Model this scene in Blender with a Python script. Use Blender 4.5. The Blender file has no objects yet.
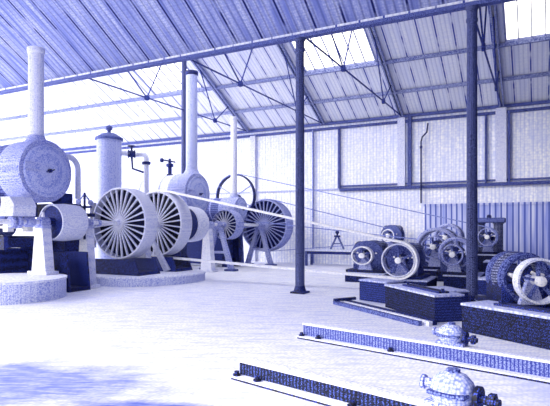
import bpy, bmesh, math, random
from mathutils import Vector, Matrix
random.seed(7)
S = bpy.context.scene
COL = S.collection
PI = math.pi

# ------------------------------------------------------------------ camera
F, HOR, YAW, EYE = 516.0, 229.0, math.radians(27.18), 1.7
cd = bpy.data.cameras.new('camera')
cam = bpy.data.objects.new('camera', cd); COL.objects.link(cam)
cd.sensor_fit = 'HORIZONTAL'; cd.sensor_width = 36.0
cd.lens = 36.0 * F / 550.0
cd.shift_y = (HOR - 203.0) / 550.0
cd.clip_end = 500
cam.location = (0, 0, EYE)
cam.rotation_euler = (PI / 2, 0, YAW)
S.camera = cam

# ------------------------------------------------------------------ light
world = bpy.data.worlds.new('sky'); S.world = world
world.use_nodes = True
bg = world.node_tree.nodes['Background']
bg.inputs['Color'].default_value = (1.0, 0.965, 0.87, 1)
bg.inputs['Strength'].default_value = 2.3

def sun(name, energy, color, direction, angle):
    l = bpy.data.lights.new(name, 'SUN'); l.energy = energy; l.color = color; l.angle = math.radians(angle)
    o = bpy.data.objects.new(name, l); COL.objects.link(o)
    o.rotation_euler = Vector(direction).to_track_quat('-Z', 'Y').to_euler()
    return o
sun('sun', 3.0, (1.0, 0.94, 0.80), (0.60, 0.62, -0.50), 35)

def area_lamp(name, loc, target, sx, sy, power, color):
    l = bpy.data.lights.new(name, 'AREA'); l.shape = 'RECTANGLE'; l.size = sx; l.size_y = sy; l.energy = power; l.color = color
    o = bpy.data.objects.new(name, l); COL.objects.link(o); o.location = loc
    o.rotation_euler = (Vector(target) - Vector(loc)).to_track_quat('-Z', 'Y').to_euler()
    return o
area_lamp('left_fill_lamp', (-34, 9, 6), (-14, 15, 3), 12, 9, 2500, (1.0, 0.97, 0.88))  # area lamp added out of view to brighten the left side

vs = S.view_settings
vs.view_transform = 'Standard'; vs.look = 'None'; vs.exposure = 0.48; vs.gamma = 1.0; vs.use_curve_mapping = False

# ------------------------------------------------------------------ materials
def lin(h):
    h = h.lstrip('#'); out = []
    for i in (0, 2, 4):
        c = int(h[i:i + 2], 16) / 255
        out.append(c / 12.92 if c <= 0.04045 else ((c + 0.055) / 1.055) ** 2.4)
    return (*out, 1)

class NT:
    def __init__(s, name):
        s.m = bpy.data.materials.new(name); s.m.use_nodes = True
        s.t = s.m.node_tree; s.b = s.t.nodes['Principled BSDF']
        s.tc = s.t.nodes.new('ShaderNodeTexCoord')
    def n(s, kind, **kw):
        x = s.t.nodes.new(kind)
        for k, v in kw.items(): setattr(x, k, v)
        return x
    def l(s, a, b): s.t.links.new(a, b)
    def math(s, op, a, b=None):
        x = s.n('ShaderNodeMath', operation=op)
        for i, v in enumerate((a, b)):
            if v is None: continue
            if isinstance(v, (int, float)): x.inputs[i].default_value = v
            else: s.l(v, x.inputs[i])
        return x.outputs[0]
    def mix(s, fac, a, b):
        x = s.n('ShaderNodeMix', data_type='RGBA')
        if isinstance(fac, (int, float)): x.inputs[0].default_value = fac
        else: s.l(fac, x.inputs[0])
        for i, v in ((6, a), (7, b)):
            if isinstance(v, tuple): x.inputs[i].default_value = v
            else: s.l(v, x.inputs[i])
        return x.outputs[2]
    def noise(s, scale, vec=None, detail=2.0):
        x = s.n('ShaderNodeTexNoise'); x.inputs['Scale'].default_value = scale; x.inputs['Detail'].default_value = detail
        s.l(vec if vec is not None else s.tc.outputs['Object'], x.inputs['Vector'])
        return x.outputs['Fac']
    def ramp(s, v, lo, hi):
        x = s.n('ShaderNodeMapRange'); s.l(v, x.inputs[0])
        x.inputs[1].default_value = lo; x.inputs[2].default_value = hi
        return x.outputs[0]
    def dots(s, scale):
        x = s.n('ShaderNodeTexVoronoi'); x.inputs['Scale'].default_value = scale; x.inputs['Randomness'].default_value = 0.55
        s.l(s.tc.outputs['Object'], x.inputs['Vector'])
        return x.outputs['Distance']
    def comp(s, axis):
        x = s.n('ShaderNodeSeparateXYZ'); s.l(s.tc.outputs['Object'], x.inputs[0])
        return x.outputs[axis]
    def lines(s, coord, pitch, width, soft=0.004):
        # 1 on thin lines at every pitch
        f = s.math('FRACT', s.math('DIVIDE', coord, pitch))
        d = s.math('MULTIPLY', s.math('ABSOLUTE', s.math('SUBTRACT', f, 0.5)), pitch)
        x = s.n('ShaderNodeMapRange'); s.l(d, x.inputs[0])
        x.inputs[1].default_value = width / 2; x.inputs[2].default_value = width / 2 + soft
        x.inputs[3].default_value = 1; x.inputs[4].default_value = 0
        return x.outputs[0]

def plain(name, light, dark, dot=30.0, lo=0.25, hi=0.6, rough=0.75, metal=0.0, hatch=None, hatch_amt=0.5):
    """paint or metal with a fine speckle of its darker tone, optional fine engraved lines along an axis"""
    k = NT(name)
    c = k.mix(k.ramp(k.dots(dot), lo, hi), lin(light), lin(dark))
    if hatch:
        ax, pitch, w = hatch
        c = k.mix(k.math('MULTIPLY', k.lines(k.comp(ax), pitch, w), hatch_amt), c, lin(dark))
    k.l(c, k.b.inputs['Base Color']); k.b.inputs['Roughness'].default_value = rough; k.b.inputs['Metallic'].default_value = metal
    k.b.inputs['Specular IOR Level'].default_value = 0.25
    return k.m

M = {}
M['white_iron'] = plain('pale_painted_iron', 'ecedf7', '8c98d8', 42, 0.3, 0.85)
M['mid_iron'] = plain('grey_blue_iron', 'd4d9f2', '3c50bc', 42, 0.2, 0.75)
M['column_iron'] = plain('column_iron', '7a86ca', '181d46', 70, 0.12, 0.6)
M['blue_iron'] = plain('blue_iron', '8290d8', '18226c', 44, 0.15, 0.65)
M['dark_iron'] = plain('dark_iron', '3c55d8', '13152a', 46, 0.12, 0.5, 0.6)
M['black_iron'] = plain('black_iron', '2c44c8', '111222', 46, 0.08, 0.45, 0.6)
M['steel'] = plain('bright_steel', 'f6f6fc', 'aab3e6', 30, 0.5, 1.0, 0.4)
M['belt'] = plain('pale_leather_belt', 'f6f6fc', 'c4caee', 12, 0.5, 1.0, 0.9)
M['dark_belt'] = plain('dark_leather_belt', '8a96d8', '2a3a9c', 12, 0.3, 0.9, 0.9)
M['coil'] = plain('coil_winding', 'b0b9e8', '1a2054', 50, 0.2, 0.7, 0.7, 0, ('Z', 0.05, 0.018), 0.85)
M['stone'] = plain('pale_stone', 'eceefa', 'aab3e6', 16, 0.3, 0.9, 0.9)
M['plinth'] = plain('hatched_stone', 'e4e7f7', '7c8ad6', 30, 0.2, 0.8, 0.9)
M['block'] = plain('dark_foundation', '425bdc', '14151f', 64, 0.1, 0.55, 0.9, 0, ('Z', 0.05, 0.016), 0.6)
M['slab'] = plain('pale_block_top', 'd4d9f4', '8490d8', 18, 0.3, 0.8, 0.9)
M['web'] = plain('hatched_rail_web', '5a70dc', '14151f', 70, 0.12, 0.6, 0.9, 0, ('X', 0.045, 0.018), 0.85)
M['web_light'] = plain('lighter_rail_web', 'a4afe4', '1c2a88', 70, 0.15, 0.75, 0.9, 0, ('X', 0.045, 0.014), 0.8)
M['flange'] = plain('pale_rail_flange', 'e9ebf9', '9ea8e2', 30, 0.35, 0.9, 0.8)
M['barrel'] = plain('boiler_lagging', 'e8eaf8', '8a96da', 30, 0.25, 0.85, 0.7)
M['barrel_dark'] = plain('dark_boiler_lagging', '8a97dc', '1a2474', 30, 0.2, 0.75, 0.7, 0, ('Z', 0.09, 0.03), 0.8)
M['chimney_iron'] = plain('chimney_iron', 'ccd2f0', '5668c8', 40, 0.25, 0.85, 0.7)
M['door'] = plain('smokebox_plate', 'd6dbf3', '6a7ad0', 34, 0.15, 0.75, 0.8)
M['timber'] = plain('truss_timber', 'b2b9de', '36448e', 24, 0.2, 0.8, 0.9)
M['rod'] = plain('dark_rod', '3c4cb0', '16182c', 24, 0.2, 0.8, 0.8)

def wall_mat():
    k = NT('limewashed_wall')
    v = k.n('ShaderNodeMapping'); v.inputs['Scale'].default_value = (9, 9, 0.8); k.l(k.tc.outputs['Object'], v.inputs[0])
    c = k.mix(k.ramp(k.noise(1.0, v.outputs[0], 3), 0.42, 0.68), lin('f7f7fb'), lin('d6dbf3'))
    c = k.mix(k.math('MULTIPLY', k.ramp(k.dots(9), 0.3, 0.8), 0.75), c, lin('c0c8ee'))
    c = k.mix(k.math('MULTIPLY', k.lines(k.comp('X'), 0.16, 0.03, 0.02), 0.35), c, lin('9aa5e2'))
    k.l(c, k.b.inputs['Base Color']); k.b.inputs['Roughness'].default_value = 0.95
    k.b.inputs['Specular IOR Level'].default_value = 0.1
    return k.m
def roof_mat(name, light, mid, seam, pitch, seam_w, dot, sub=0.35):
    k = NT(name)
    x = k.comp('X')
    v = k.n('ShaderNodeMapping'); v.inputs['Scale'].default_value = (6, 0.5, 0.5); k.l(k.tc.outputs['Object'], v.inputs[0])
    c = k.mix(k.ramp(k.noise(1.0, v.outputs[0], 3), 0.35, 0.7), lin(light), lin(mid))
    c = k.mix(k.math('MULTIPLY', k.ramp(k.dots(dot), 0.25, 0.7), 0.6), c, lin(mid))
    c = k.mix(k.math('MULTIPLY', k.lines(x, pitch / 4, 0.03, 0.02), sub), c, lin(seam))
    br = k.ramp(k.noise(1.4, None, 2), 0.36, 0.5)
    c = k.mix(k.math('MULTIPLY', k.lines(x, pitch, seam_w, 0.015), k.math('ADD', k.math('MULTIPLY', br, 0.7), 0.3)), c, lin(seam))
    k.l(c, k.b.inputs['Base Color']); k.b.inputs['Roughness'].default_value = 0.95
    k.b.inputs['Specular IOR Level'].default_value = 0.1
    return k.m
def floor_mat():
    k = NT('earth_floor')
    v = k.n('ShaderNodeMapping'); v.inputs['Scale'].default_value = (1.2, 7, 1); v.inputs['Rotation'].default_value = (0, 0, YAW)
    v.vector_type = 'TEXTURE'; v.inputs['Scale'].default_value = (1 / 1.6, 1 / 9, 1)
    v.inputs['Rotation'].default_value = (0, 0, YAW)
    k.l(k.tc.outputs['Object'], v.inputs[0])
    c = k.mix(k.ramp(k.noise(1.0, v.outputs[0], 4), 0.46, 0.72), lin('f6f6fb'), lin('ccd1f0'))
    c = k.mix(k.math('MULTIPLY', k.ramp(k.dots(20), 0.3, 0.75), 0.6), c, lin('bcc4ec'))
    # uneven darker patches near the front of the hall
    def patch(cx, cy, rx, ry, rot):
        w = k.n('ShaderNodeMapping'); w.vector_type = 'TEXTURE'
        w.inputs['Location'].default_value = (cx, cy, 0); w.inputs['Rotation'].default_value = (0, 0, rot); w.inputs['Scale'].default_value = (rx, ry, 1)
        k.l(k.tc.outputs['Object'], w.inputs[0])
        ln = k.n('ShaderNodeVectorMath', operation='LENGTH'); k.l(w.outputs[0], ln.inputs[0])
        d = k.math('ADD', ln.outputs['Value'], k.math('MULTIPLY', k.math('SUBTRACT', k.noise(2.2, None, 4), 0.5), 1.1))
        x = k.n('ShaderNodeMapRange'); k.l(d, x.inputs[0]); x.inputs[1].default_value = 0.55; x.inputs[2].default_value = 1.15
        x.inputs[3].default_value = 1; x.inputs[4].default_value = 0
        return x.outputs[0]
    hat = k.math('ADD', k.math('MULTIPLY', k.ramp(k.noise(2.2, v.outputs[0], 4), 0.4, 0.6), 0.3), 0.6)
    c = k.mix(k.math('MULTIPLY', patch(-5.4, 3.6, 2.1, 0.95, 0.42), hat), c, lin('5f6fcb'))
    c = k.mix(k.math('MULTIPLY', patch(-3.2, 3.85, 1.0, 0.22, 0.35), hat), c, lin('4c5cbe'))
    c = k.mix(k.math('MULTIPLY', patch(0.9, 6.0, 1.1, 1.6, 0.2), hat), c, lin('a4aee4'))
    k.l(c, k.b.inputs['Base Color']); k.b.inputs['Roughness'].default_value = 0.95
    k.b.inputs['Specular IOR Level'].default_value = 0.1
    return k.m
def plank_mat():
    k = NT('vertical_planks')
    v = k.n('ShaderNodeMapping'); v.inputs['Scale'].default_value = (6, 6, 0.4); k.l(k.tc.outputs['Object'], v.inputs[0])
    c = k.mix(k.ramp(k.noise(1.0, v.outputs[0], 2), 0.35, 0.65), lin('ccd2f0'), lin('8e9ade'))
    c = k.mix(k.lines(k.comp('X'), 0.22, 0.045, 0.02), c, lin('4a5cb8'))
    k.l(c, k.b.inputs['Base Color']); k.b.inputs['Roughness'].default_value = 0.95
    return k.m
def glass_mat():
    k = NT('skylight_glass')
    tr = k.n('ShaderNodeBsdfTransparent'); gl = k.n('ShaderNodeBsdfGlossy'); gl.inputs['Roughness'].default_value = 0.15
    mx = k.n('ShaderNodeMixShader'); mx.inputs[0].default_value = 0.06
    k.l(tr.outputs[0], mx.inputs[1]); k.l(gl.outputs[0], mx.inputs[2])
    k.l(mx.outputs[0], k.t.nodes['Material Output'].inputs['Surface'])
    return k.m
M['wall'] = wall_mat()
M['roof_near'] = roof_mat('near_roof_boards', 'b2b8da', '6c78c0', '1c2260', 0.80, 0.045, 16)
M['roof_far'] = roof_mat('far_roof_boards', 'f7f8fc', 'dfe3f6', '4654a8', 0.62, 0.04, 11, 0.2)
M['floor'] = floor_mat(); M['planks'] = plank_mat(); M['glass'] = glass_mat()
M['dark_wall'] = plain('dark_brick', '4656b4', '151a36', 8, 0.2, 0.7, 0.95)

# ------------------------------------------------------------------ mesh helpers
class MB:
    def __init__(s): s.bm = bmesh.new()
    def box(s, x0, x1, y0, y1, z0, z1, bev=0.0, taper=None, rot=None, at=None):
        r = bmesh.ops.create_cube(s.bm, size=1.0)
        vs_ = r['verts']
        for v in vs_:
            tx = ty = 1.0
            if taper and v.co.z > 0: tx, ty = taper
            v.co = Vector(((x0 + x1) / 2 + v.co.x * (x1 - x0) * tx, (y0 + y1) / 2 + v.co.y * (y1 - y0) * ty, (z0 + z1) / 2 + v.co.z * (z1 - z0)))
        if bev:
            es = list({e for v in vs_ for e in v.link_edges})
            g = bmesh.ops.bevel(s.bm, geom=es, offset=bev, segments=2, affect='EDGES', profile=0.6)
            vs_ = list({v for f in g['faces'] for v in f.verts} | {v for v in vs_ if v.is_valid})
        if rot is not None:
            bmesh.ops.rotate(s.bm, verts=vs_, cent=at or (0, 0, 0), matrix=rot)
        return s
    def frame(s, d):
        d = d.normalized()
        up = Vector((0, 0, 1)) if abs(d.z) < 0.95 else Vector((1, 0, 0))
        a = d.cross(up).normalized(); b = a.cross(d).normalized()
        return a, b
    def lathe(s, origin, axis, prof, n=32, cap=True):
        """prof: list of (distance along axis, radius)"""
        o = Vector(origin); d = Vector(axis).normalized(); a, b = s.frame(d)
        rings = []
        for t, r in prof:
            c = o + d * t
            if r < 1e-6: rings.append([s.bm.verts.new(c)])
            else: rings.append([s.bm.verts.new(c + (a * math.cos(2 * PI * i / n) + b * math.sin(2 * PI * i / n)) * r) for i in range(n)])
        for p, q in zip(rings, rings[1:]):
            for i in range(n):
                j = (i + 1) % n
                if len(p) == 1 and len(q) == 1: continue
                if len(p) == 1: s.bm.faces.new((p[0], q[i], q[j]))
                elif len(q) == 1: s.bm.faces.new((p[i], q[0], p[j]))
                else: s.bm.faces.new((p[i], q[i], q[j], p[j]))
        if cap:
            for r in (rings[0], rings[-1]):
                if len(r) > 2: s.bm.faces.new(r)
        return s
    def ring(s, origin, axis, prof, n=48):
        """closed profile turned into a ring"""
        o = Vector(origin); d = Vector(axis).normalized(); a, b = s.frame(d)
        rings = [[s.bm.verts.new(o + d * t + (a * math.cos(2 * PI * i / n) + b * math.sin(2 * PI * i / n)) * r) for i in range(n)] for t, r in prof]
        for k in range(len(rings)):
            p, q = rings[k], rings[(k + 1) % len(rings)]
            for i in range(n):
                j = (i + 1) % n
                s.bm.faces.new((p[i], q[i], q[j], p[j]))
        return s
    def cyl(s, p0, p1, r0, r1=None, n=16):
        p0, p1 = Vector(p0), Vector(p1)
        return s.lathe(p0, p1 - p0, [(0, r0), ((p1 - p0).length, r0 if r1 is None else r1)], n)
    def bar(s, p0, p1, w, h, w1=None, h1=None):
        p0, p1 = Vector(p0), Vector(p1); d = p1 - p0; a, b = s.frame(d)
        w1 = w if w1 is None else w1; h1 = h if h1 is None else h1
        va = [s.bm.verts.new(p0 + a * x * w / 2 + b * z * h / 2) for x, z in ((-1, -1), (1, -1), (1, 1), (-1, 1))]
        vb = [s.bm.verts.new(p1 + a * x * w1 / 2 + b * z * h1 / 2) for x, z in ((-1, -1), (1, -1), (1, 1), (-1, 1))]
        s.bm.faces.new(va[::-1]); s.bm.faces.new(vb)
        for i in range(4): s.bm.faces.new((va[i], va[(i + 1) % 4], vb[(i + 1) % 4], vb[i]))
        return s
    def tube(s, pts, r, n=12):
        pts = [Vector(p) for p in pts]; rings = []
        for i, p in enumerate(pts):
            d = (pts[min(i + 1, len(pts) - 1)] - pts[max(i - 1, 0)]).normalized()
            if i == 0: a, b = s.frame(d)
            else:
                a = (a - d * a.dot(d)).normalized(); b = a.cross(d).normalized() * (1 if b.dot(a.cross(d)) > 0 else -1)
            rings.append([s.bm.verts.new(p + (a * math.cos(2 * PI * k / n) + b * math.sin(2 * PI * k / n)) * r) for k in range(n)])
        for p, q in zip(rings, rings[1:]):
            for i in range(n): s.bm.faces.new((p[i], p[(i + 1) % n], q[(i + 1) % n], q[i]))
        s.bm.faces.new(rings[0]); s.bm.faces.new(rings[-1])
        return s
    def prism(s, poly, axis, t0, t1):
        """poly in the plane across axis ('x': (y,z), 'y': (x,z), 'z': (x,y)), from t0 to t1"""
        def P(u, v, t): return {'x': (t, u, v), 'y': (u, t, v), 'z': (u, v, t)}[axis]
        A = [s.bm.verts.new(P(u, v, t0)) for u, v in poly]; B = [s.bm.verts.new(P(u, v, t1)) for u, v in poly]
        s.bm.faces.new(A); s.bm.faces.new(B)
        n = len(poly)
        for i in range(n): s.bm.faces.new((A[i], A[(i + 1) % n], B[(i + 1) % n], B[i]))
        return s
    def ball(s, c, r, sc=(1, 1, 1), n=16):
        g = bmesh.ops.create_uvsphere(s.bm, u_segments=n, v_segments=max(6, n // 2), radius=r)
        for v in g['verts']: v.co = Vector((v.co.x * sc[0], v.co.y * sc[1], v.co.z * sc[2])) + Vector(c)
        return s
    def build(s, name, m, parent=None, smooth=True):
        bmesh.ops.recalc_face_normals(s.bm, faces=s.bm.faces)
        me = bpy.data.meshes.new(name); s.bm.to_mesh(me); s.bm.free()
        if smooth:
            for p in me.polygons: p.use_smooth = True
            me.set_sharp_from_angle(angle=math.radians(38))
        me.materials.append(M[m])
        o = bpy.data.objects.new(name, me); COL.objects.link(o)
        if parent: o.parent = parent
        return o

def tag(o, label=None, cat=None, group=None, kind=None):
    if label: o['label'] = label
    if cat: o['category'] = cat
    if group: o['group'] = group
    if kind: o['kind'] = kind
    return o
def thing(name, label, cat, loc=(0, 0, 0), rz=0.0, group=None):
    o = bpy.data.objects.new(name, None); COL.objects.link(o)
    o.empty_display_size = 0.2
    o.location = loc; o.rotation_euler = (0, 0, rz)
    return tag(o, label, cat, group)
def struct(name, mb, m, parent=None, smooth=False):
    o = mb.build(name, m, parent, smooth)
    if parent is None: o['kind'] = 'structure'
    return o
def dup(root, loc, label, group=None):
    r = root.copy(); COL.objects.link(r); r.location = loc; r['label'] = label
    if group: r['group'] = group
    for ch in list(root.children):
        c = ch.copy(); COL.objects.link(c); c.parent = r
        for g in list(ch.children):
            d = g.copy(); COL.objects.link(d); d.parent = c
    return r

# ------------------------------------------------------------------ the hall
YC, YW, HV = 12.49, 23.66, 6.88          # column row, back wall, height of valley and eaves
YR = (YC + YW) / 2; SL = 0.5; ZR = HV + SL * (YW - YR)
XL, XR = -42.0, 1.1
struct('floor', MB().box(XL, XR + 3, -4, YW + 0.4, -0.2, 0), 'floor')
struct('wall_back', MB().box(XL, XR, YW, YW + 0.3, 0, HV + 0.1), 'wall')
struct('wall_right', MB().box(XR, XR + 0.3, -1.9, YW + 0.3, 0, 13), 'dark_wall')  # unseen end wall, set close and dark to shade the right side

# roof over the far bay: boarded slopes with openings for the skylights near the ridge
sky_y0, sky_y1 = YR + 0.35, 20.46
skylights = [(-17.3, -14.4), (-9.0, -5.9), (-1.1, 1.0)]
def far_slope(mb, x0, x1, y0, y1, t=0.06):
    z0, z1 = HV + SL * (YW - y0), HV + SL * (YW - y1)
    mb.prism([(y0, z0), (y1, z1), (y1, z1 + t), (y0, z0 + t)], 'x', x0, x1)
mb = MB()
far_slope(mb, XL, XR, sky_y1, YW + 0.3)
edges = [XL] + [v for p in skylights for v in p] + [XR]
for i in range(0, len(edges), 2): far_slope(mb, edges[i], edges[i + 1], YR, sky_y1)
for a, b in skylights: far_slope(mb, a, b, YR, sky_y0)
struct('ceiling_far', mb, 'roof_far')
mb = MB()
GX0, GX1, GY0, GY1 = -24.0, -4.2, YC + .5, YR - .25        # unseen glazing added above the gutter to light the far bay
def vz(y): return HV + SL * (y - YC)
def valley(x0, x1, y0, y1): mb.prism([(y0, vz(y0)), (y1, vz(y1)), (y1, vz(y1) + .06), (y0, vz(y0) + .06)], 'x', x0, x1)
valley(XL, GX0, YC, YR); valley(GX1, XR, YC, YR); valley(GX0, GX1, YC, GY0); valley(GX0, GX1, GY1, YR)
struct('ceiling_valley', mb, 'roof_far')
mb = MB()
for y in (GY0, GY1): mb.bar((GX0, y, vz(y) + .03), (GX1, y, vz(y) + .03), .07, .09)
fr = struct('window_4', mb, 'timber')
p = MB(); p.prism([(GY0, vz(GY0) + .03), (GY1, vz(GY1) + .03), (GY1, vz(GY1) + .042), (GY0, vz(GY0) + .042)], 'x', GX0, GX1); p.build('pane', 'glass', fr, False)
for i in range(0, 29):
    x = GX0 + (GX1 - GX0) * i / 28
    MB().bar((x, GY0, vz(GY0) + .02), (x, GY1, vz(GY1) + .02), .04, .06).build('glazing_bar', 'timber', fr, False)
SN = 0.62
mb = MB()
XN, YN = -20.0, 6.5                       # the near bay stops short of the far one on the left
ZN = HV + SN * (YC - YN)
mb.prism([(YC + 0.1, HV), (YN, ZN), (2 * YN - YC, HV), (2 * YN - YC, HV + 0.06), (YN, ZN + 0.06), (YC + 0.1, HV + 0.06)], 'x', XN, XR)
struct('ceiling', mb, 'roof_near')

for n, (a, b) in enumerate(skylights):
    def sl(y, off=0.0): return HV + SL * (YW - y) + off
    w = MB()
    for x in (a, b): w.bar((x, sky_y0, sl(sky_y0, .02)), (x, sky_y1, sl(sky_y1, .02)), 0.07, 0.09)
    for y in (sky_y0, sky_y1): w.bar((a, y, sl(y, .02)), (b, y, sl(y, .02)), 0.07, 0.09)
    fr = struct('window_%d' % (n + 1), w, 'timber')
    p = MB(); p.prism([(sky_y0, sl(sky_y0, .03)), (sky_y1, sl(sky_y1, .03)), (sky_y1, sl(sky_y1, .042)), (sky_y0, sl(sky_y0, .042))], 'x', a, b)
    p.build('pane', 'glass', fr, False)
    k = int((b - a) / 0.42)
    for i in range(1, k):
        x = a + (b - a) * i / k
        MB().bar((x, sky_y0, sl(sky_y0, .01)), (x, sky_y1, sl(sky_y1, .01)), 0.035, 0.05).build('glazing_bar', 'timber', fr, False)

# valley gutter beam on the columns, purlins, eaves beam, wall rails and wall posts
mb = MB(); mb.box(XL, XR, YC - 0.05, YC + 0.05, HV - 0.10, HV - 0.02).box(XL, XR, YC - 0.10, YC + 0.10, HV - 0.13, HV - 0.10)
struct('trim_1', mb, 'blue_iron')
for i, (y, m) in enumerate(((20.46, 'timber'), (22.09, 'timber'))):
    z = HV + SL * (YW - y)
    struct('trim_%d' % (i + 2), MB().box(XL, XR, y - 0.05, y + 0.07, z - 0.16, z - 0.02), m)
mb = MB(); mb.box(XL, XR, YW - 0.16, YW, HV - 0.10, HV + 0.02).box(XL, XR, YW - 0.10, YW, HV - 0.34, HV - 0.22)
struct('trim_4', mb, 'blue_iron')
mb = MB(); mb.box(-8.6, XR, YW - 0.12, YW, 3.52, 3.66).box(-8.6, XR, YW - 0.07, YW, 3.72, 3.80)
struct('trim_5', mb, 'blue_iron')
struct('trim_6', MB().box(XL, -8.6, YW - 0.06, YW, 3.60, 3.67), 'mid_iron')
for i, (x, w, z0, z1, m) in enumerate(((-8.63, 0.10, 3.66, HV - .3, 'blue_iron'), (-5.25, 0.16, 3.66, HV - .1, 'blue_iron'), (-5.62, 0.34, 3.66, HV - .1, 'white_iron'),
                                 (-2.05, 0.08, 3.66, HV - .3, 'blue_iron'), (-1.45, 0.42, 3.66, HV - .1, 'white_iron'), (-1.15, 0.10, 3.66, HV - .3, 'blue_iron'),
                                 (-10.0, 0.05, 0, HV - .3, 'mid_iron'), (-13.4, 0.3, 0, HV - .3, 'white_iron'))):
    struct('trim_%d' % (7 + i), MB().box(x - w / 2, x + w / 2, YW - 0.14, YW, z0, z1), m)
struct('wall_low', MB().box(-4.55, XR, YW - 0.28, YW - 0.18, 0, 2.75).box(-4.6, XR, YW - 0.31, YW - 0.16, 2.70, 2.80), 'planks')

# trusses
def truss(x, label):
    t = thing('roof_truss', label, 'roof truss', (x, YC, HV), 0, 'roof trusses over the far bay')
    L = YW - YC; H = ZR - HV
    for s in (-0.07, 0.07):
        MB().bar((s, 0.16, -0.02), (s, L / 2, H - 0.10), 0.06, 0.16).build('rafter', 'timber', t, False)
        MB().bar((s, L - 0.2, -0.02), (s, L / 2, H - 0.10), 0.06, 0.16).build('rafter', 'timber', t, False)
    MB().cyl((0, 0.16, -0.04), (0, L - 0.2, -0.04), 0.028, n=8).build('tie_rod', 'rod', t)
    for hub in (3.2, L - 3.2):
        g = MB().cyl((-0.05, hub, -0.04), (0.05, hub, -0.04), 0.11, n=12).build('gusset', 'rod', t)
        for y1 in (hub - 1.25, hub + 1.2):
            zz = SL * min(y1, L - y1)
            MB().cyl((0, hub, -0.04), (0, y1, zz - 0.1), 0.026, n=8).build('strut', 'rod', t)
    return t
truss(-1.42, 'roof truss meeting the back wall just right of the nearest column')
truss(-5.60, 'roof truss between the two bare columns, its radiating struts in plain view')
truss(-9.43, 'roof truss right of the tall middle chimney, struts fanning from one joint')
truss(-13.7, 'roof truss above the tall upright cylinder, left of the middle chimney')

# ------------------------------------------------------------------ columns
def column(x, y, h, label):
    t = thing('iron_column', label, 'column', (x, y, 0), 0, 'iron columns carrying the roof')
    MB().lathe((0, 0, 0), (0, 0, 1), [(0.07, 0.125), (h - 0.28, 0.11)], 20).build('shaft', 'column_iron', t)
    MB().box(-0.2, 0.2, -0.2, 0.2, 0, 0.05, 0.01).lathe((0, 0, 0), (0, 0, 1), [(0.05, 0.17), (0.12, 0.15), (0.2, 0.128)], 20).build('base_plate', 'dark_iron', t)
    MB().lathe((0, 0, 0), (0, 0, 1), [(h - 0.36, 0.112), (h - 0.33, 0.13), (h - 0.28, 0.13), (h - 0.25, 0.115), (h - 0.08, 0.12), (h - 0.02, 0.16)], 20).build('capital', 'column_iron', t)
    return t
column(-5.67, YC, HV - 0.13, 'slim dark blue iron column rising alone from the open floor')
column(-1.376, YC, HV - 0.13, 'slim dark blue iron column rising among the dynamos, the nearest one')
column(-13.75, 18.13, ZR - .10, 'dark iron column half hidden behind the tall middle chimney')

# ------------------------------------------------------------------ line shafting and flywheels
XS, ZS = -11.72, 1.88
def flywheel(name, label, y, R, w, n, m_rim='white_iron', group=None, hubr=0.13, x=XS, z=ZS, web=True, m_sp='white_iron', rt=None, cat='flywheel'):
    t = thing(name, label, cat, (x, y, z), 0, group)
    rt = rt or 0.05 * R
    MB().ring((0, 0, 0), (0, 1, 0), [(0, R - rt), (0, R - 0.012), (0.02, R), (w - 0.02, R), (w, R - 0.012), (w, R - rt), (w * .5, R - rt * 1.1)], 72).build('rim', m_rim, t)
    MB().lathe((0, 0, 0), (0, 1, 0), [(-0.10, hubr * .55), (-0.08, hubr * .7), (0.0, hubr * .72), (0.02, hubr), (w - 0.02, hubr), (w + .06, hubr * .7)], 28).build('hub', m_rim if m_rim == 'white_iron' else 'mid_iron', t)
    if web:
        MB().ring((0, 0, 0), (0, 1, 0), [(w * .5, hubr * .9), (w * .5, R - rt * .9), (w * .6, R - rt * .9), (w * .6, hubr * .9)], 48).build('web', 'black_iron', t)
    sp = None
    for i in range(n):
        a = 2 * PI * (i + .5) / n
        if sp is None:
            m = MB(); m.bar((hubr * .8, 0.05, 0), (R - rt * .8, 0.05, 0), 0.05, 0.016 * R + .012, 0.06, 0.030 * R + .012)
            sp = m.build('spoke', m_sp, t, False); o = sp
        else:
            o = sp.copy(); COL.objects.link(o); o.parent = t
        o.rotation_euler = (0, -a, 0)
    return t
fg = 'flywheels on the line shaft'
flywheel('flywheel', 'large many-spoked flywheel at the end of the bright shaft, foremost of the pair', 12.1, 1.12, 0.56, 28, group=fg)
flywheel('flywheel', 'large many-spoked flywheel behind the foremost one, carrying the pale belt', 13.85, 1.12, 0.60, 28, group=fg)
flywheel('flywheel', 'small spoked pulley wheel on the slanted iron frame beside the pale belt', 18.15, 0.62, 0.62, 20, 'mid_iron', group=fg, hubr=0.12)
flywheel('flywheel', 'large shaded flywheel seen just left of the lone column', 21.6, 1.24, 0.75, 30, 'mid_iron', group=fg, m_sp='mid_iron')
def drum(y, R, w, label):
    t = thing('drum_pulley', label, 'drum pulley', (XS, y, ZS), 0, 'broad drum pulleys under the smokeboxes')
    MB().ring((0, 0, 0), (0, 1, 0), [(0, R - .05), (0, R - .01), (w * .5, R + .015), (w, R - .01), (w, R - .05)], 56).build('rim', 'white_iron', t)
    MB().ring((0, 0, 0), (0, 1, 0), [(w * .08, .12), (w * .08, R - .045), (w * .2, R - .045), (w * .2, .12)], 40).build('face_plate', 'dark_iron', t)
    MB().lathe((0, 0, 0), (0, 1, 0), [(-.08, .13), (w + .05, .13)], 24).build('hub', 'dark_iron', t)
    return t
drum(9.6, 0.5, 0.85, 'broad drum pulley with a pale top under the left boiler')
drum(15.48, 0.66, 0.66, 'broad drum pulley with a pale curved side behind the pair of flywheels')

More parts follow.
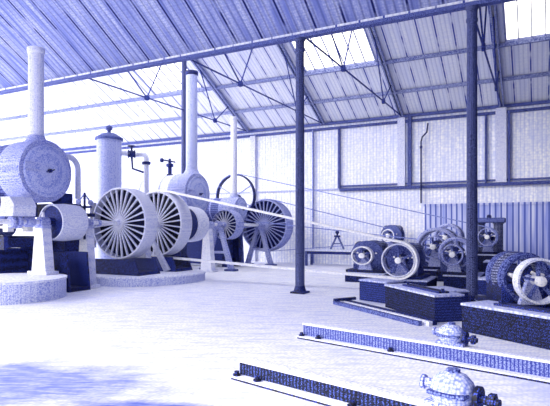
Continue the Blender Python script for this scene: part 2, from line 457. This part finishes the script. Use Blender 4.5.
def shaft(y0, y1, label, collars):
    t = thing('line_shaft', label, 'shaft', (XS, y0, ZS), 0)
    MB().lathe((0, 0, 0), (0, 1, 0), [(0, .05), (.01, .065), (y1 - y0 - .01, .065), (y1 - y0, .05)], 16).build('rod', 'steel', t)
    for y, r, w in collars:
        MB().lathe((0, y - y0, 0), (0, 1, 0), [(-w / 2, r * .9), (-w / 2 + .02, r), (w / 2 - .02, r), (w / 2, r * .9)], 20).build('collar', 'mid_iron', t)
    return t
shaft(6.4, 15.02, 'bright steel shaft running from the left frame edge to the big flywheels', ((8.45, .15, .10), (8.62, .17, .12), (8.95, .13, .25), (11.3, .10, .1)))
shaft(15.5, 22.7, 'shaft behind the column carrying the far wheels', ((17.2, .13, .2),))

def pedestal(y, w0, w1, z0, label, m='white_iron', lean=0.0):
    t = thing('bearing_pedestal', label, 'bearing pedestal', (XS, y, z0), 0, 'bearing pedestals of the line shaft')
    h = ZS - z0
    MB().prism([(-w1, 0.09), (w1, 0.09), (w0, h - .16), (-w0, h - .16)], 'y', -.14, .14).build('standard', m, t, False)
    MB().box(-w1 - .1, w1 + .1, -.2, .2, 0, .09, .015).build('foot', m, t)
    MB().box(-w0 - .03, w0 + .03, -.13, .13, h - .16, h - .07, .01).lathe((0, -.15, h), (0, 1, 0), [(0, .115), (.02, .135), (.28, .135), (.3, .115)], 20).build('bearing', 'mid_iron', t)
    MB().box(-.03, .03, -.03, .03, h + .12, h + .2).cyl((0, 0, h + .2), (0, 0, h + .27), .035, n=10).build('oil_cup', 'steel', t)
    return t
pedestal(9.36, .14, .27, .5, 'pale tapered bearing pedestal on the round stone base at the left')
pedestal(10.85, .12, .24, 0, 'pale tapered bearing pedestal between the left drum and the flywheels')
pedestal(13.25, .12, .26, .28, 'pale bearing pedestal between the two big flywheels')
pedestal(17.0, .12, .26, 0, 'pale bearing pedestal beneath the middle smokebox')
def aframe(y, label):
    t = thing('splayed_support', label, 'bearing support', (XS, y, 0), 0, 'splayed bearing supports')
    for s in (-1, 1):
        MB().bar((s * .08, 0, ZS - .1), (s * .62, 0, .06), .16, .13, .2, .2).build('leg', 'mid_iron', t, False)
        MB().box(s * .62 - .24, s * .62 + .24, -.16, .16, 0, .08, .01).build('foot', 'blue_iron', t)
    MB().lathe((0, -.15, ZS), (0, 1, 0), [(0, .12), (.02, .145), (.28, .145), (.3, .12)], 20).box(-.2, .2, -.12, .12, ZS - .2, ZS - .1, .01).build('bearing', 'mid_iron', t)
    MB().bar((-.36, 0, .75), (.36, 0, .75), .08, .1).build('brace', 'mid_iron', t, False)
    return t
pp = [o for o in bpy.data.objects if o.get('label') == 'pale bearing pedestal between the two big flywheels'][0]
MB().bar((.02, .40, 1.05), (.70, .40, .02), .12, .12, .16, .2).build('raker', 'white_iron', pp, False)
aframe(17.75, 'splayed iron bearing frame in front of the small spoked wheel')
aframe(21.2, 'splayed iron bearing frame in front of the far shaded flywheel')

# stone bases
def round_base(x, y, rx, ry, h, label, m='plinth', lip=True, rz=0):
    t = thing('round_base', label, 'machine base', (x, y, 0), rz, 'round stone machine bases')
    def el(k): return [(rx * k * math.cos(2 * PI * i / 64), ry * k * math.sin(2 * PI * i / 64)) for i in range(64)]
    MB().prism(el(.985), 'z', 0, h - .05).build('drum', m, t)
    MB().prism(el(1.0), 'z', h - .05, h).build('coping', 'stone', t)
    return t
round_base(-11.75, 8.3, 1.42, 1.42, .5, 'tall round stone base under the left pedestal')
round_base(-11.4, 13.1, 1.6, 1.95, .28, 'low round stone base under the two big flywheels', rz=-.5)
for (y0, y1, x0, x1, h, lab) in ((11.95, 12.95, -12.75, -10.75, .62, 'dark iron bed block under the foremost big flywheel'), (13.7, 14.6, -12.7, -10.7, .62, 'dark iron bed block under the second big flywheel'), (9.76, 10.5, -12.25, -11.2, 1.2, 'dark iron bed block under the left drum pulley')):
    t = thing('bed_block', lab, 'bed block', ((x0 + x1) / 2, (y0 + y1) / 2, .28 if y0 > 11 else 0), 0, 'bed blocks under the wheels')
    w, d = (x1 - x0) / 2, (y1 - y0) / 2
    for s in (-1, 1): MB().prism([(-w, 0), (w, 0), (w * .8, h - .14), (-w * .8, h - .14)], 'y', s * d - .06 * s, s * d).build('cheek', 'dark_iron', t, False)
    MB().box(-w * .98, w * .98, -d + .07, d - .07, 0, .1).build('sole_plate', 'dark_iron', t)

# ------------------------------------------------------------------ steam engines
def engine(name, label, x0, y0, zc, R, L, chim_r, chim_top, chim_dx, m_barrel='barrel', frame=True, door='door', m_ch='white_iron'):
    t = thing(name, label, 'steam engine', (x0, y0, 0), 0, 'steam engines with boilers in a row')
    MB().lathe((-0.85, 0, zc), (-1, 0, 0), [(0, R * .95), (L - .85, R * .95)], 48).build('boiler_barrel', m_barrel, t)
    for dx in (1.3, 2.3, 3.4):
        MB().ring((-dx, 0, zc), (-1, 0, 0), [(0, R * .94), (0, R * .965), (.06, R * .965), (.06, R * .94)], 48).build('boiler_band', 'mid_iron', t)
    rv = MB().lathe((0, 0, zc), (-1, 0, 0), [(0, R * .98), (.03, R), (.86, R)], 56)
    for i in range(36):
        a = 2 * PI * i / 36
        rv.ball((0.005, R * .92 * math.cos(a), zc + R * .92 * math.sin(a)), .024, n=8)
    rv.build('smokebox', 'mid_iron', t)
    dr = MB().lathe((0, 0, zc), (1, 0, 0), [(0, R * .84), (.03, R * .83), (.05, R * .78), (.085, R * .45), (.10, 0)], 48).build('smokebox_door', door, t)
    MB().box(.05, .1, -R * .86, -R * .3, zc - .05, zc + .01).box(.05, .1, -R * .86, -R * .3, zc + .13, zc + .19).build('hinge', 'mid_iron', dr)
    MB().cyl((.08, 0, zc), (.17, 0, zc), .05, n=12).bar((.16, -.12, zc - .04), (.16, .12, zc + .04), .03, .03).build('handle', 'dark_iron', dr)
    # chimney
    zb = zc + R * .93
    c = chim_r
    ch = MB().lathe((-chim_dx, 0, zb), (0, 0, 1), [(.12, c * 1.06), (.4, c), (chim_top - zb - .14, c * .98)], 28).build('chimney', m_ch, t)
    MB().lathe((-chim_dx, 0, zb), (0, 0, 1), [(-.12, c * 1.7), (.02, c * 1.62), (.06, c * 1.35), (.2, c * 1.08), (.2, c * 1.0)], 28).build('chimney_base', 'mid_iron', ch)
    MB().lathe((-chim_dx, 0, chim_top), (0, 0, 1), [(-.16, c), (-.14, c * 1.1), (-.06, c * 1.16), (0, c * 1.1), (0, c * .86), (-.1, c * .86)], 28, cap=False).build('chimney_cap', m_ch if m_ch == 'white_iron' else 'dark_iron', ch)
    # saddle, engine frame and cylinder under the boiler
    if frame:
        zb = zc - R
        MB().prism([(-.42, zb - .5), (.42, zb - .5), (.62, zb + .2), (-.62, zb + .2)], 'x', -1.6, -1.1).build('saddle', 'blue_iron', t, False)
        f = MB()
        for s in (-1, 1): f.box(-L + .3, -.8, s * .62 - .06, s * .62 + .06, 1.15, 1.5)
        for dx in (1.0, 2.2, L - .5): f.box(-dx - .1, -dx + .1, -.62, .62, 1.2, 1.45)
        f.build('frame', 'dark_iron', t, False)
        for dx in (1.62, L - .8):
            for s in (-1, 1): MB().prism([(-dx - .26, 0), (-dx + .26, 0), (-dx + .16, 1.15), (-dx - .16, 1.15)], 'y', s * .62 - .09, s * .62 + .09).build('leg', 'dark_iron', t, False)
        for s in (-1, 1):
            cy = MB().lathe((-2.9, s * .3, 1.75), (1, 0, 0), [(-.04, .15), (0, .27), (.05, .27), (.06, .24), (.84, .24), (.85, .27), (.9, .27), (.94, .12)], 28).build('cylinder', 'blue_iron', t)
            MB().cyl((-1.96, s * .3, 1.75), (-1.2, s * .3, 1.75), .04, n=10).box(-1.25, -1.05, s * .3 - .1, s * .3 + .1, 1.62, 1.9, .02).build('piston_rod', 'steel', cy)
        MB().box(-2.0, -.8, -.35, .35, 2.02, zb + .1, .03).build('valve_chest', 'dark_iron', t)
        MB().prism([(-L + .2, .12), (-1.35, .12), (-1.45, 1.15), (-L + .2, 1.15)], 'y', -.5, .5).build('bed', 'dark_iron', t, False)
        MB().prism([(-L + .1, .9), (-L + 1.0, .9), (-L + 1.0, zc), (-L + .1, zc)], 'y', -R * .9, R * .9).build('firebox', 'dark_iron', t, False)
    return t
e1 = engine('steam_engine', 'steam engine at the far left, large round smokebox door and faint pale chimney', -11.75, 9.5, 3.25, .84, 5.0, .20, 6.6, .42, 'barrel_dark')
e2 = engine('steam_engine', 'steam engine in the middle with the tallest dark-sided chimney', -12.1, 16.85, 3.08, .85, 5.2, .23, 8.0, .30, 'barrel', m_ch='chimney_iron', frame=True)
e3 = engine('steam_engine', 'farthest steam engine, thin pale chimney before the thin-rimmed wheel', -11.9, 19.85, 2.58, .56, 4.6, .145, 6.75, .38, 'barrel_dark', frame=False)
for dx in (.5, 3.6):
    for s in (-1, 1): MB().prism([(-dx - .2, 0), (-dx + .2, 0), (-dx + .14, 2.1), (-dx - .14, 2.1)], 'y', s * .42 - .08, s * .42 + .08).build('leg', 'dark_iron', e3, False)
MB().prism([(-3.6, .1), (-.55, .1), (-.7, 1.75), (-3.6, 1.75)], 'y', -.32, .32).build('bed', 'dark_iron', e3, False)
MB().box(-3.0, -.9, -.3, .3, 1.75, 2.0, .03).build('valve_chest', 'blue_iron', e3)
MB().ring((.0, -1.6, 2.35), (0, 1, 0), [(-.03, .3), (.03, .3), (.03, .36), (-.03, .36)], 28).bar((-.32, -1.6, 2.35), (.32, -1.6, 2.35), .05, .05).bar((0, -1.6, 2.03), (0, -1.6, 2.67), .05, .05).build('hand_wheel', 'dark_iron', e1)
vg = MB().ring((-.15, 1.07, 1.95), (0, 1, 0), [(-.05, .3), (.05, .3), (.05, .38), (-.05, .38)], 32)
for i in range(3): vg.bar((-.15 + .34 * math.cos(i * PI / 3), 1.07, 1.95 + .34 * math.sin(i * PI / 3)), (-.15 - .34 * math.cos(i * PI / 3), 1.07, 1.95 - .34 * math.sin(i * PI / 3)), .05, .05)
vg.bar((-.15, 1.1, 2.2), (-1.3, 1.0, 2.6), .08, .06).bar((-.3, 1.4, 1.7), (-1.4, 1.3, 1.6), .09, .07).box(-1.7, -.5, 1.02, 1.65, 1.0, 2.45, .03).box(-.95, -.6, 1.0, 1.4, 2.35, 2.75, .03)
vg.build('valve_gear', 'dark_iron', e1)
# exhaust bend, pale crosshead casing and governor on the left engine
pts = [(-.5, .72, 3.15)] + [(-.5, .72 + .42 - .36 * math.cos(a), 3.45 + .36 * math.sin(a)) for a in [PI * i / 10 for i in range(11)]] + [(-.5, 1.5, 2.6)]
MB().tube(pts, .085).build('exhaust_pipe', 'white_iron', e1)
MB().prism([(-.38, 2.02), (.35, 2.02), (.38, 2.3), (.22, 2.5), (-.3, 2.5)], 'y', -1.25, -.62).build('crosshead_casing', 'white_iron', e1, False)
gv = MB().cyl((.1, 1.2, 1.4), (.1, 1.2, 2.75), .035, n=10).box(-.12, .32, 1.02, 1.38, 2.05, 2.15).box(-.04, .24, 1.06, 1.34, 2.3, 2.36).build('governor', 'dark_iron', e1)
for s in (-1, 1):
    MB().bar((.1, 1.2, 2.72), (.1, 1.2 + s * .2, 2.5), .03, .03).ball((.1, 1.2 + s * .22, 2.47), .08).build('governor_ball', 'mid_iron', gv)
# safety valve and stays on the middle engine
sv = MB().lathe((-1.4, 0, 3.88), (0, 0, 1), [(0, .14), (.06, .14), (.08, .08), (.35, .08), (.38, .15), (.48, .15), (.5, .07), (.7, .05)], 18).bar((-1.4, -.5, 4.48), (-1.4, .35, 4.48), .04, .05).ball((-1.4, -.5, 4.46), .09).build('safety_valve', 'dark_iron', e2)

# upright cylinder and steam pipe
t = thing('feed_heater', 'tall upright riveted cylinder with a small finial behind the big flywheel', 'feed heater', (-14.1, 14.1, 0))
MB().lathe((0, 0, 0), (0, 0, 1), [(.1, .44), (4.98, .44)], 40).build('shell', 'chimney_iron', t)
MB().lathe((0, 0, 0), (0, 0, 1), [(0, .56), (.1, .56), (.14, .46)], 40).build('base_ring', 'mid_iron', t)
MB().lathe((0, 0, 4.96), (0, 0, 1), [(0, .50), (.08, .50), (.12, .44), (.24, .25), (.28, .06), (.36, .06), (.40, .12), (.50, .12), (.56, .03)], 40).build('cap', 'blue_iron', t)
t = thing('steam_pipe', 'bent steam pipe with a valve beside the upright cylinder', 'pipe', (-13.3, 15.2, 0))
def bend(c, r, a0, a1, n=6):
    return [(c[0] + r * math.cos(a0 + (a1 - a0) * i / n), c[1], c[2] + r * math.sin(a0 + (a1 - a0) * i / n)) for i in range(n + 1)]
MB().tube([(-.72, -.75, 4.55), (-.62, -.55, 4.55), (-.45, 0, 4.55)] + bend((-.2, 0, 4.35), .2, PI / 2, 0) + [(0, 0, 3.9), (0, 0, .02)], .095).build('pipe', 'white_iron', t)
MB().lathe((-.5, -.25, 4.55), (1, .9, 0), [(-.14, .16), (-.1, .16), (-.1, .13), (.1, .13), (.1, .16), (.14, .16)], 16).cyl((-.5, -.25, 4.55), (-.5, -.25, 4.85), .04, n=8).ring((-.5, -.25, 4.85), (0, 0, 1), [(-.015, .12), (.015, .12), (.015, .15), (-.015, .15)], 20).build('valve', 'dark_iron', t)
MB().lathe((0, 0, 4.2), (0, 0, 1), [(-.05, .16), (.05, .16)], 16).build('flange', 'dark_iron', t)
MB().tube([(-.5, -.25, 4.5), (-.5, -.2, 4.0), (-.4, .3, 3.9)], .04, 8).build('drain', 'dark_iron', t)

# thin-rimmed flywheel on the far engine
flywheel('flywheel', 'thin-rimmed open flywheel arching up behind the thin pale chimney', 20.6, 1.04, .2, 6, 'dark_iron', x=-12.7, z=3.22, hubr=.1, web=False, m_sp='mid_iron', rt=.05, group='flywheels standing above an engine')
t = thing('flywheel_bearing', 'iron bracket holding the thin-rimmed open flywheel', 'bearing bracket', (-12.7, 20.9, 0))
MB().prism([(-.3, 0), (.3, 0), (.12, 3.14), (-.12, 3.14)], 'y', -.08, .08).build('standard', 'blue_iron', t, False)
MB().lathe((0, -.09, 3.22), (0, 1, 0), [(0, .1), (.22, .1)], 16).build('bearing', 'dark_iron', t)

# ------------------------------------------------------------------ drive belts
def belt(x1, z1, r1, x2, z2, r2, y, w, th, m, label):
    """open flat belt round two pulleys with axes along y"""
    d = math.hypot(x2 - x1, z2 - z1); base = math.atan2(z2 - z1, x2 - x1)
    off = math.acos((r1 - r2) / d)
    pts = []
    n = 24
    for i in range(n + 1):
        a = base + off + (2 * PI - 2 * off) * i / n
        pts.append((x1, z1, r1, a))
    for i in range(n + 1):
        a = base - off + (2 * off) * i / n
        pts.append((x2, z2, r2, a))
    mb = MB(); loops = []
    for k in range(len(pts)):
        cx, cz, r, a = pts[k]
        u = (math.cos(a), math.sin(a))
        loops.append([mb.bm.verts.new((cx + u[0] * (r + e), y + s * w / 2, cz + u[1] * (r + e))) for e, s in ((.004, -1), (.004, 1), (th, 1), (th, -1))])
    for k in range(len(loops)):
        p, q = loops[k], loops[(k + 1) % len(loops)]
        for i in range(4): mb.bm.faces.new((p[i], p[(i + 1) % 4], q[(i + 1) % 4], q[i]))
    o = mb.build('drive_belt', m)
    return tag(o, label, 'belt', 'drive belts from wheels to dynamos')
belt(XS, ZS, 1.12, -3.45, .84, .47, 14.2, .3, .06, 'belt', 'broad pale drive belt crossing the hall to the nearest open pulley')
belt(XS, ZS, 1.24, -5.8, 1.42, .28, 21.95, .22, .035, 'dark_belt', 'thin dark drive belt running to the small dynamo by the back wall')
belt(-12.7, 3.22, 1.04, -1.75, 1.4, .34, 20.7, .16, .04, 'dark_belt', 'thin drive belt running down from the open flywheel, highest of the belts')

# ------------------------------------------------------------------ dynamos
def dynamo(label, loc, zc, pr, pw, kind, base_h, body=1.1, rz=0.0, pul='steel', m_body='blue_iron', rc=.36, sc=1.0, m_coil='mid_iron'):
    """axis along y at height zc, pulley in front at local y 0..pw"""
    t = thing('dynamo', label, 'dynamo', loc, rz, 'belt-driven dynamos')
    y0 = pw + .16; y1 = y0 + body; b = base_h
    MB().box(-.55, .55, y0 - .06, y1 + .12, b, b + .09, .015).build('bed_plate', 'dark_iron', t)
    p = MB().ring((0, 0, zc), (0, 1, 0), [(0, pr - .045), (0, pr - .008), (pw / 2, pr), (pw, pr - .008), (pw, pr - .045)], 48).build('pulley', pul, t)
    for i in range(5):
        a = 2 * PI * i / 5 + .4
        MB().bar((.05 * math.cos(a), pw * .4, zc + .05 * math.sin(a)), ((pr - .03) * math.cos(a), pw * .4, zc + (pr - .03) * math.sin(a)), .06, .05).build('spoke', 'blue_iron', p, False)
    MB().lathe((0, 0, zc), (0, 1, 0), [(-.03, .06), (-.02, .085), (pw + .02, .085)], 18).build('hub', 'steel', p)
    MB().lathe((0, 0, zc), (0, 1, 0), [(pw, .04), (y1 + .12, .04)], 12).build('axle', 'steel', t)
    for yy in (y0 + .02, y1):
        MB().prism([(-.2, b + .09), (.2, b + .09), (.08, zc - .05), (-.08, zc - .05)], 'y', yy - .06, yy + .06).lathe((0, yy - .09, zc), (0, 1, 0), [(0, .075), (.18, .075)], 16).build('bearing', 'mid_iron', t)
    ya, yb = y0 + .16, y1 - .14
    MB().lathe((0, ya, zc), (0, 1, 0), [(0, .07), (.02, .11), (.12, .11), (.14, .2), (yb - ya - .02, .2), (yb - ya, .12)], 28).build('armature', 'dark_iron', t)
    if kind == 'hoop':
        for k in range(3):
            yy = ya + .12 + (yb - ya - .2) * k / 2
            MB().ring((0, yy, zc), (0, 1, 0), [(-.07, rc - .08), (-.08, rc - .03), (-.04, rc + .03), (.04, rc + .03), (.08, rc - .03), (.07, rc - .08)], 40).build('field_coil', m_coil if k % 2 == 0 else 'coil', t)
        for s in (-1, 1): MB().box(s * .31 - .11, s * .31 + .11, ya + .05, yb, b + .09, zc - .1, .02).build('yoke', m_body, t)
    elif kind == 'upright':
        top = zc + rc + .25
        for s in (-1, 1):
            MB().lathe((s * .33, (ya + yb) / 2 + .05, b + .09), (0, 0, 1), [(0, .21), (.04, .21), (.05, .17), (top - b - .2, .17), (top - b - .19, .21), (top - b - .14, .21)], 28).build('field_coil', 'coil', t)
        MB().box(-.58, .58, ya + .08, yb + .02, top - .07, top + .12, .04).build('yoke', m_body, t)
        MB().ball((0, (ya + yb) / 2 + .05, top + .16), .09).build('lifting_knob', 'dark_iron', t)
    else:
        for s in (-1, 1):
            for zz in (zc + .27, zc - .27):
                if zz - .15 < b + .09: continue
                MB().lathe((s * .22, ya + .12, zz), (0, 1, 0), [(0, .17), (.04, .17), (.05, .14), (yb - ya - .2, .14), (yb - ya - .19, .17), (yb - ya - .15, .17)], 24).build('field_coil', 'coil', t)
        for yy in (ya + .06, yb - .05):
            MB().ring((0, yy, zc), (0, 1, 0), [(-.05, .16), (-.05, .46), (.05, .46), (.05, .16)], 32).build('end_ring', m_body, t)
        MB().box(-.4, .4, ya + .05, yb, b + .09, zc - .3).build('yoke', m_body, t)
    br = MB().bar((-.26, ya + .06, zc + .04), (.26, ya + .06, zc + .04), .05, .04)
    for s in (-1, 1): br.bar((s * .24, ya + .06, zc + .02), (s * .1, ya + .06, zc + .1), .07, .05).cyl((s * .26, ya - .02, zc + .06), (s * .26, ya + .12, zc + .06), .03, n=8)
    br.build('brush_gear', 'steel', t)
    if sc != 1.0:
        for ch in t.children:
            ch.scale.x = sc
    return t

def block(name, label, cx, cy, w, d, h, rz=0.0, slot=False, m='block', group='foundation blocks for the dynamos', z0=0):
    t = thing(name, label, 'foundation block', (cx, cy, z0), rz, group)
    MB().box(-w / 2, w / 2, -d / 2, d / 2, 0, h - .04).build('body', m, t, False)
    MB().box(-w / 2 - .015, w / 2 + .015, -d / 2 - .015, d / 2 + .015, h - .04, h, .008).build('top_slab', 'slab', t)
    if slot:
        MB().box(-w * .30, w * .40, -.10, -.03, h, h + .035).box(-w * .30, w * .40, .06, .13, h, h + .035).build('slide_bar', 'dark_iron', t, False)
        for sx in (-.28, .38): MB().cyl((w * sx, .015, h), (w * sx, .015, h + .08), .035, n=6).build('bolt', 'dark_iron', t)
    return t

# nearest open pulley, fed by the pale belt
block('foundation_block', 'low foundation block under the dynamo with the open pulley', -3.42, 15.05, 1.4, 1.5, .3)
dynamo('dynamo with a large open pulley taking the pale belt', (-3.45, 14.05, 0), .84, .47, .3, 'drum', .3, 1.15, pul='white_iron')
block('foundation_block', 'low foundation block under the squat dynamo left of the open pulley', -4.95, 16.6, 1.3, 1.5, .3)
dynamo('squat dynamo just left of the large open pulley', (-5.0, 15.7, 0), .86, .30, .24, 'drum', .3, 1.2, sc=1.18)
block('foundation_block', 'foundation block under the small dynamo by the back wall', -5.8, 22.65, 1.2, 1.5, .8)
dynamo('small dynamo by the back wall, at the end of the thin dark belt', (-5.8, 21.84, 0), 1.42, .28, .22, 'drum', .8, .95)
block('foundation_block', 'foundation block under the ring-coiled dynamo left of the nearest column', -3.05, 18.15, 1.35, 1.7, .38)
dynamo('tall dynamo with bright ring coils left of the nearest column', (-3.05, 17.0, 0), 1.12, .36, .24, 'hoop', .38, 1.3, rc=.60, pul='mid_iron', sc=1.1)
block('foundation_block', 'foundation block under the dynamo half hidden by the nearest column', -2.0, 16.2, .95, 1.5, .38)
dynamo('dynamo half hidden by the nearest column', (-2.2, 15.2, 0), .98, .30, .2, 'hoop', .38, 1.1, rc=.46, pul='mid_iron')
block('foundation_block', 'foundation block under the farthest dynamo right of the nearest column', -1.75, 21.5, 1.3, 1.6, .75)
dynamo('farthest dynamo, seen just right of the nearest column', (-1.75, 20.6, 0), 1.4, .34, .2, 'upright', .75, 1.05, pul='mid_iron')
block('foundation_block', 'low foundation block under the dark dynamo at the right edge', -.22, 10.5, 1.3, 1.6, .32, .42)
dynamo('dark dynamo with a large spoked pulley cut by the right frame edge', (0.02, 9.5, 0), .84, .385, .22, 'hoop', .32, 1.1, rz=.42, rc=.42, pul='white_iron', m_body='dark_iron', m_coil='blue_iron')

block('foundation_block', 'foundation block under the ring-coiled dynamo farthest back, near the planked wall', -3.1, 20.6, 1.3, 1.6, .6)
dynamo('ring-coiled dynamo farthest back, near the planked wall', (-3.1, 19.7, 0), 1.38, .3, .2, 'hoop', .6, 1.1, rc=.5, pul='mid_iron')
# front blocks
RA = math.atan2(-.745, .667)
u, v = Vector((.667, -.745)), Vector((.745, .667))
c = Vector((-2.35, 10.375)) + v * .3
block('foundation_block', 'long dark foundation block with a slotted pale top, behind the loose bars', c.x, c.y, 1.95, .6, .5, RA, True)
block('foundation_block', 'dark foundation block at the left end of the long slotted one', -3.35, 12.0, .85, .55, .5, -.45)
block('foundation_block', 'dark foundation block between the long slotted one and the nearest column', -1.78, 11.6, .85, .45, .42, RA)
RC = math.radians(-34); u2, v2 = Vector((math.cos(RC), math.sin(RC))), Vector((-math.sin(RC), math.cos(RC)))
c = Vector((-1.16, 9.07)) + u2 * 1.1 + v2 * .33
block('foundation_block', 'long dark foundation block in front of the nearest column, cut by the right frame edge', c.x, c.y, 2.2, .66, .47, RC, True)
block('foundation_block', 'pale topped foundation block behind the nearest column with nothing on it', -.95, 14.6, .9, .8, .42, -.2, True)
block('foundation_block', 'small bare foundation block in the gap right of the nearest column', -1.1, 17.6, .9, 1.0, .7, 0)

# loose bars lying in front of the long block
def rod(p0, p1, w, h, label, m):
    p0, p1 = Vector(p0), Vector(p1)
    o = MB().bar((0, 0, 0), p1 - p0, w, h).build('iron_bar', m, None, False)
    o.location = p0
    return tag(o, label, 'bar', 'loose iron bars on the floor')
du = Vector((.78, -.62, 0)).normalized(); dv = Vector((du.y, -du.x, 0)) * -1
p = Vector((-3.99, 11.2, 0))
rod(p + dv * .05 + Vector((0, 0, .045)), p + dv * .05 + du * 2.95 + Vector((0, 0, .045)), .09, .09, 'long dark bar lying closest to the slotted block', 'dark_iron')
rod(p - dv * .09 + Vector((0, 0, .04)), p - dv * .09 + du * 3.0 + Vector((0, 0, .04)), .08, .08, 'long pale bar lying in the middle of the loose bars', 'flange')
rod(p - dv * .24 + Vector((0, 0, .04)), p - dv * .24 + du * 2.9 + Vector((0, 0, .04)), .08, .08, 'long dark bar lying outermost of the loose bars', 'blue_iron')
q = p + du * .18
rod(q - dv * .36 + Vector((0, 0, .12)), q + dv * .2 + Vector((0, 0, .13)), .07, .06, 'short dark bar laid across the left ends of the loose bars', 'dark_iron')

# slide rails in the foreground
def slide_rail(x, y, L, ang, label, H, web):
    t = thing('slide_rail', label, 'slide rail', (x, y, 0), ang, 'iron slide rails lying on the floor')
    MB().box(0, L, -.02, .24, .022, .042, .004).build('bottom_flange', 'flange', t)
    MB().box(.01, L, -.012, .235, 0, .022).build('shadow_strip', 'black_iron', t, False)  # black strip stands in for the shadow line under the rail
    MB().box(.04, L, .10, .14, .03, H - .03).build('web', web, t, False)
    MB().box(.04, L, .07, .24, H - .03, H, .006).build('top_flange', 'flange', t)
    for bx in (.06, .38, 1.6, L - .5):
        MB().cyl((bx, .035, .042), (bx, .035, .06), .045, n=16).cyl((bx, .035, .06), (bx, .035, .095), .028, n=6).build('bolt', 'dark_iron', t)
    return t
ANG = math.atan2(-.25, .968)
slide_rail(-3.12, 4.98, 3.6, ANG, 'iron slide rail lying foremost on the floor', .215, 'web')
slide_rail(-3.36, 7.3, 5.2, ANG, 'iron slide rail lying behind the foremost one', .235, 'web_light')

def bearing_block(x, y, z, ang, s, label):
    t = thing('bearing_block', label, 'bearing', (x, y, z), ang, 'bearings sitting on the slide rails')
    MB().box(-.22 * s, .22 * s, -.12 * s, .12 * s, 0, .05 * s, .01).build('foot', 'mid_iron', t)
    MB().lathe((-.16 * s, 0, .15 * s), (1, 0, 0), [(-.03 * s, .05 * s), (-.01 * s, .1 * s), (.04 * s, .145 * s), (.1 * s, .168 * s), (.18 * s, .172 * s), (.25 * s, .155 * s), (.31 * s, .11 * s), (.34 * s, .06 * s)], 28).box(-.13 * s, .13 * s, -.11 * s, .11 * s, .04 * s, .16 * s, .02).build('housing', 'door', t)
    MB().cyl((-.16 * s, 0, .17 * s), (-.30 * s, 0, .18 * s), .05 * s, .035 * s, 14).lathe((-.26 * s, 0, .175 * s), (-1, 0, 0), [(0, .065 * s), (.03 * s, .065 * s)], 12).build('lug', 'mid_iron', t)
    MB().cyl((.15 * s, 0, .13 * s), (.40 * s, -.02 * s, .12 * s), .04 * s, n=12).lathe((.2 * s, 0, .13 * s), (1, 0, 0), [(0, .10 * s), (.04 * s, .10 * s)], 18).lathe((.31 * s, 0, .12 * s), (1, 0, 0), [(0, .075 * s), (.05 * s, .075 * s)], 6).build('spindle', 'dark_iron', t)
    MB().cyl((0, 0, .29 * s), (0, 0, .34 * s), .06 * s, n=6).build('cap_nut', 'blue_iron', t)
    MB().box(-.17 * s, .17 * s, -.185 * s, .185 * s, .13 * s, .165 * s, .01).build('joint_flange', 'blue_iron', t)
    return t
def on_rail(x, y, t_, off): return x + .968 * t_ + .25 * off, y - .25 * t_ + .968 * off
bx, by = on_rail(-3.36, 7.3, 2.40, .155); bearing_block(bx, by, .235, ANG, .82, 'iron bearing sitting on the rear slide rail')
bx, by = on_rail(-3.12, 4.98, 2.52, .155); bearing_block(bx, by, .215, ANG, .95, 'iron bearing sitting on the foremost slide rail')

# ------------------------------------------------------------------ bench by the back wall
t = thing('workbench', 'long low pale workbench against the back wall right of the lone column', 'workbench', (-8.4, 22.3, 0))
MB().box(-1.35, 1.6, -.4, .4, .68, .75, .01).build('top', 'stone', t)
MB().box(-1.3, 1.55, -.36, -.30, .55, .68).build('apron', 'dark_iron', t, False)
for sx in (-1.25, 1.5):
    for sy in (-.32, .32): MB().box(sx - .05, sx + .05, sy - .05, sy + .05, 0, .68).build('leg', 'blue_iron', t, False)
t = thing('iron_stand', 'small splayed stand with a ball top standing on the workbench', 'stand', (-8.25, 22.3, .75))
for s in (-1, 1): MB().bar((s * .04, 0, .6), (s * .32, 0, .03), .06, .07, .09, .06).build('leg', 'blue_iron', t, False)
MB().bar((-.2, 0, .28), (.2, 0, .28), .04, .05).build('brace', 'blue_iron', t, False)
MB().box(-.12, .12, -.1, .1, .58, .66, .01).cyl((0, 0, .66), (0, 0, .74), .04, n=10).ball((0, 0, .8), .09).build('head', 'dark_iron', t)

# drain pipe on the back wall
t = thing('drain_pipe', 'thin pipe with a hooked top on the back wall left of the nearest column', 'pipe', (-4.72, YW - .2, 0))
MB().tube([(0, 0, 2.85), (0, 0, 5.6), (.05, .0, 5.8), (.25, 0, 6.0), (.3, 0, 6.4)], .035, 8).build('pipe', 'dark_iron', t)
MB().lathe((0, 0, 5.3), (0, 0, 1), [(0, .06), (.1, .06)], 12).build('collar', 'dark_iron', t)
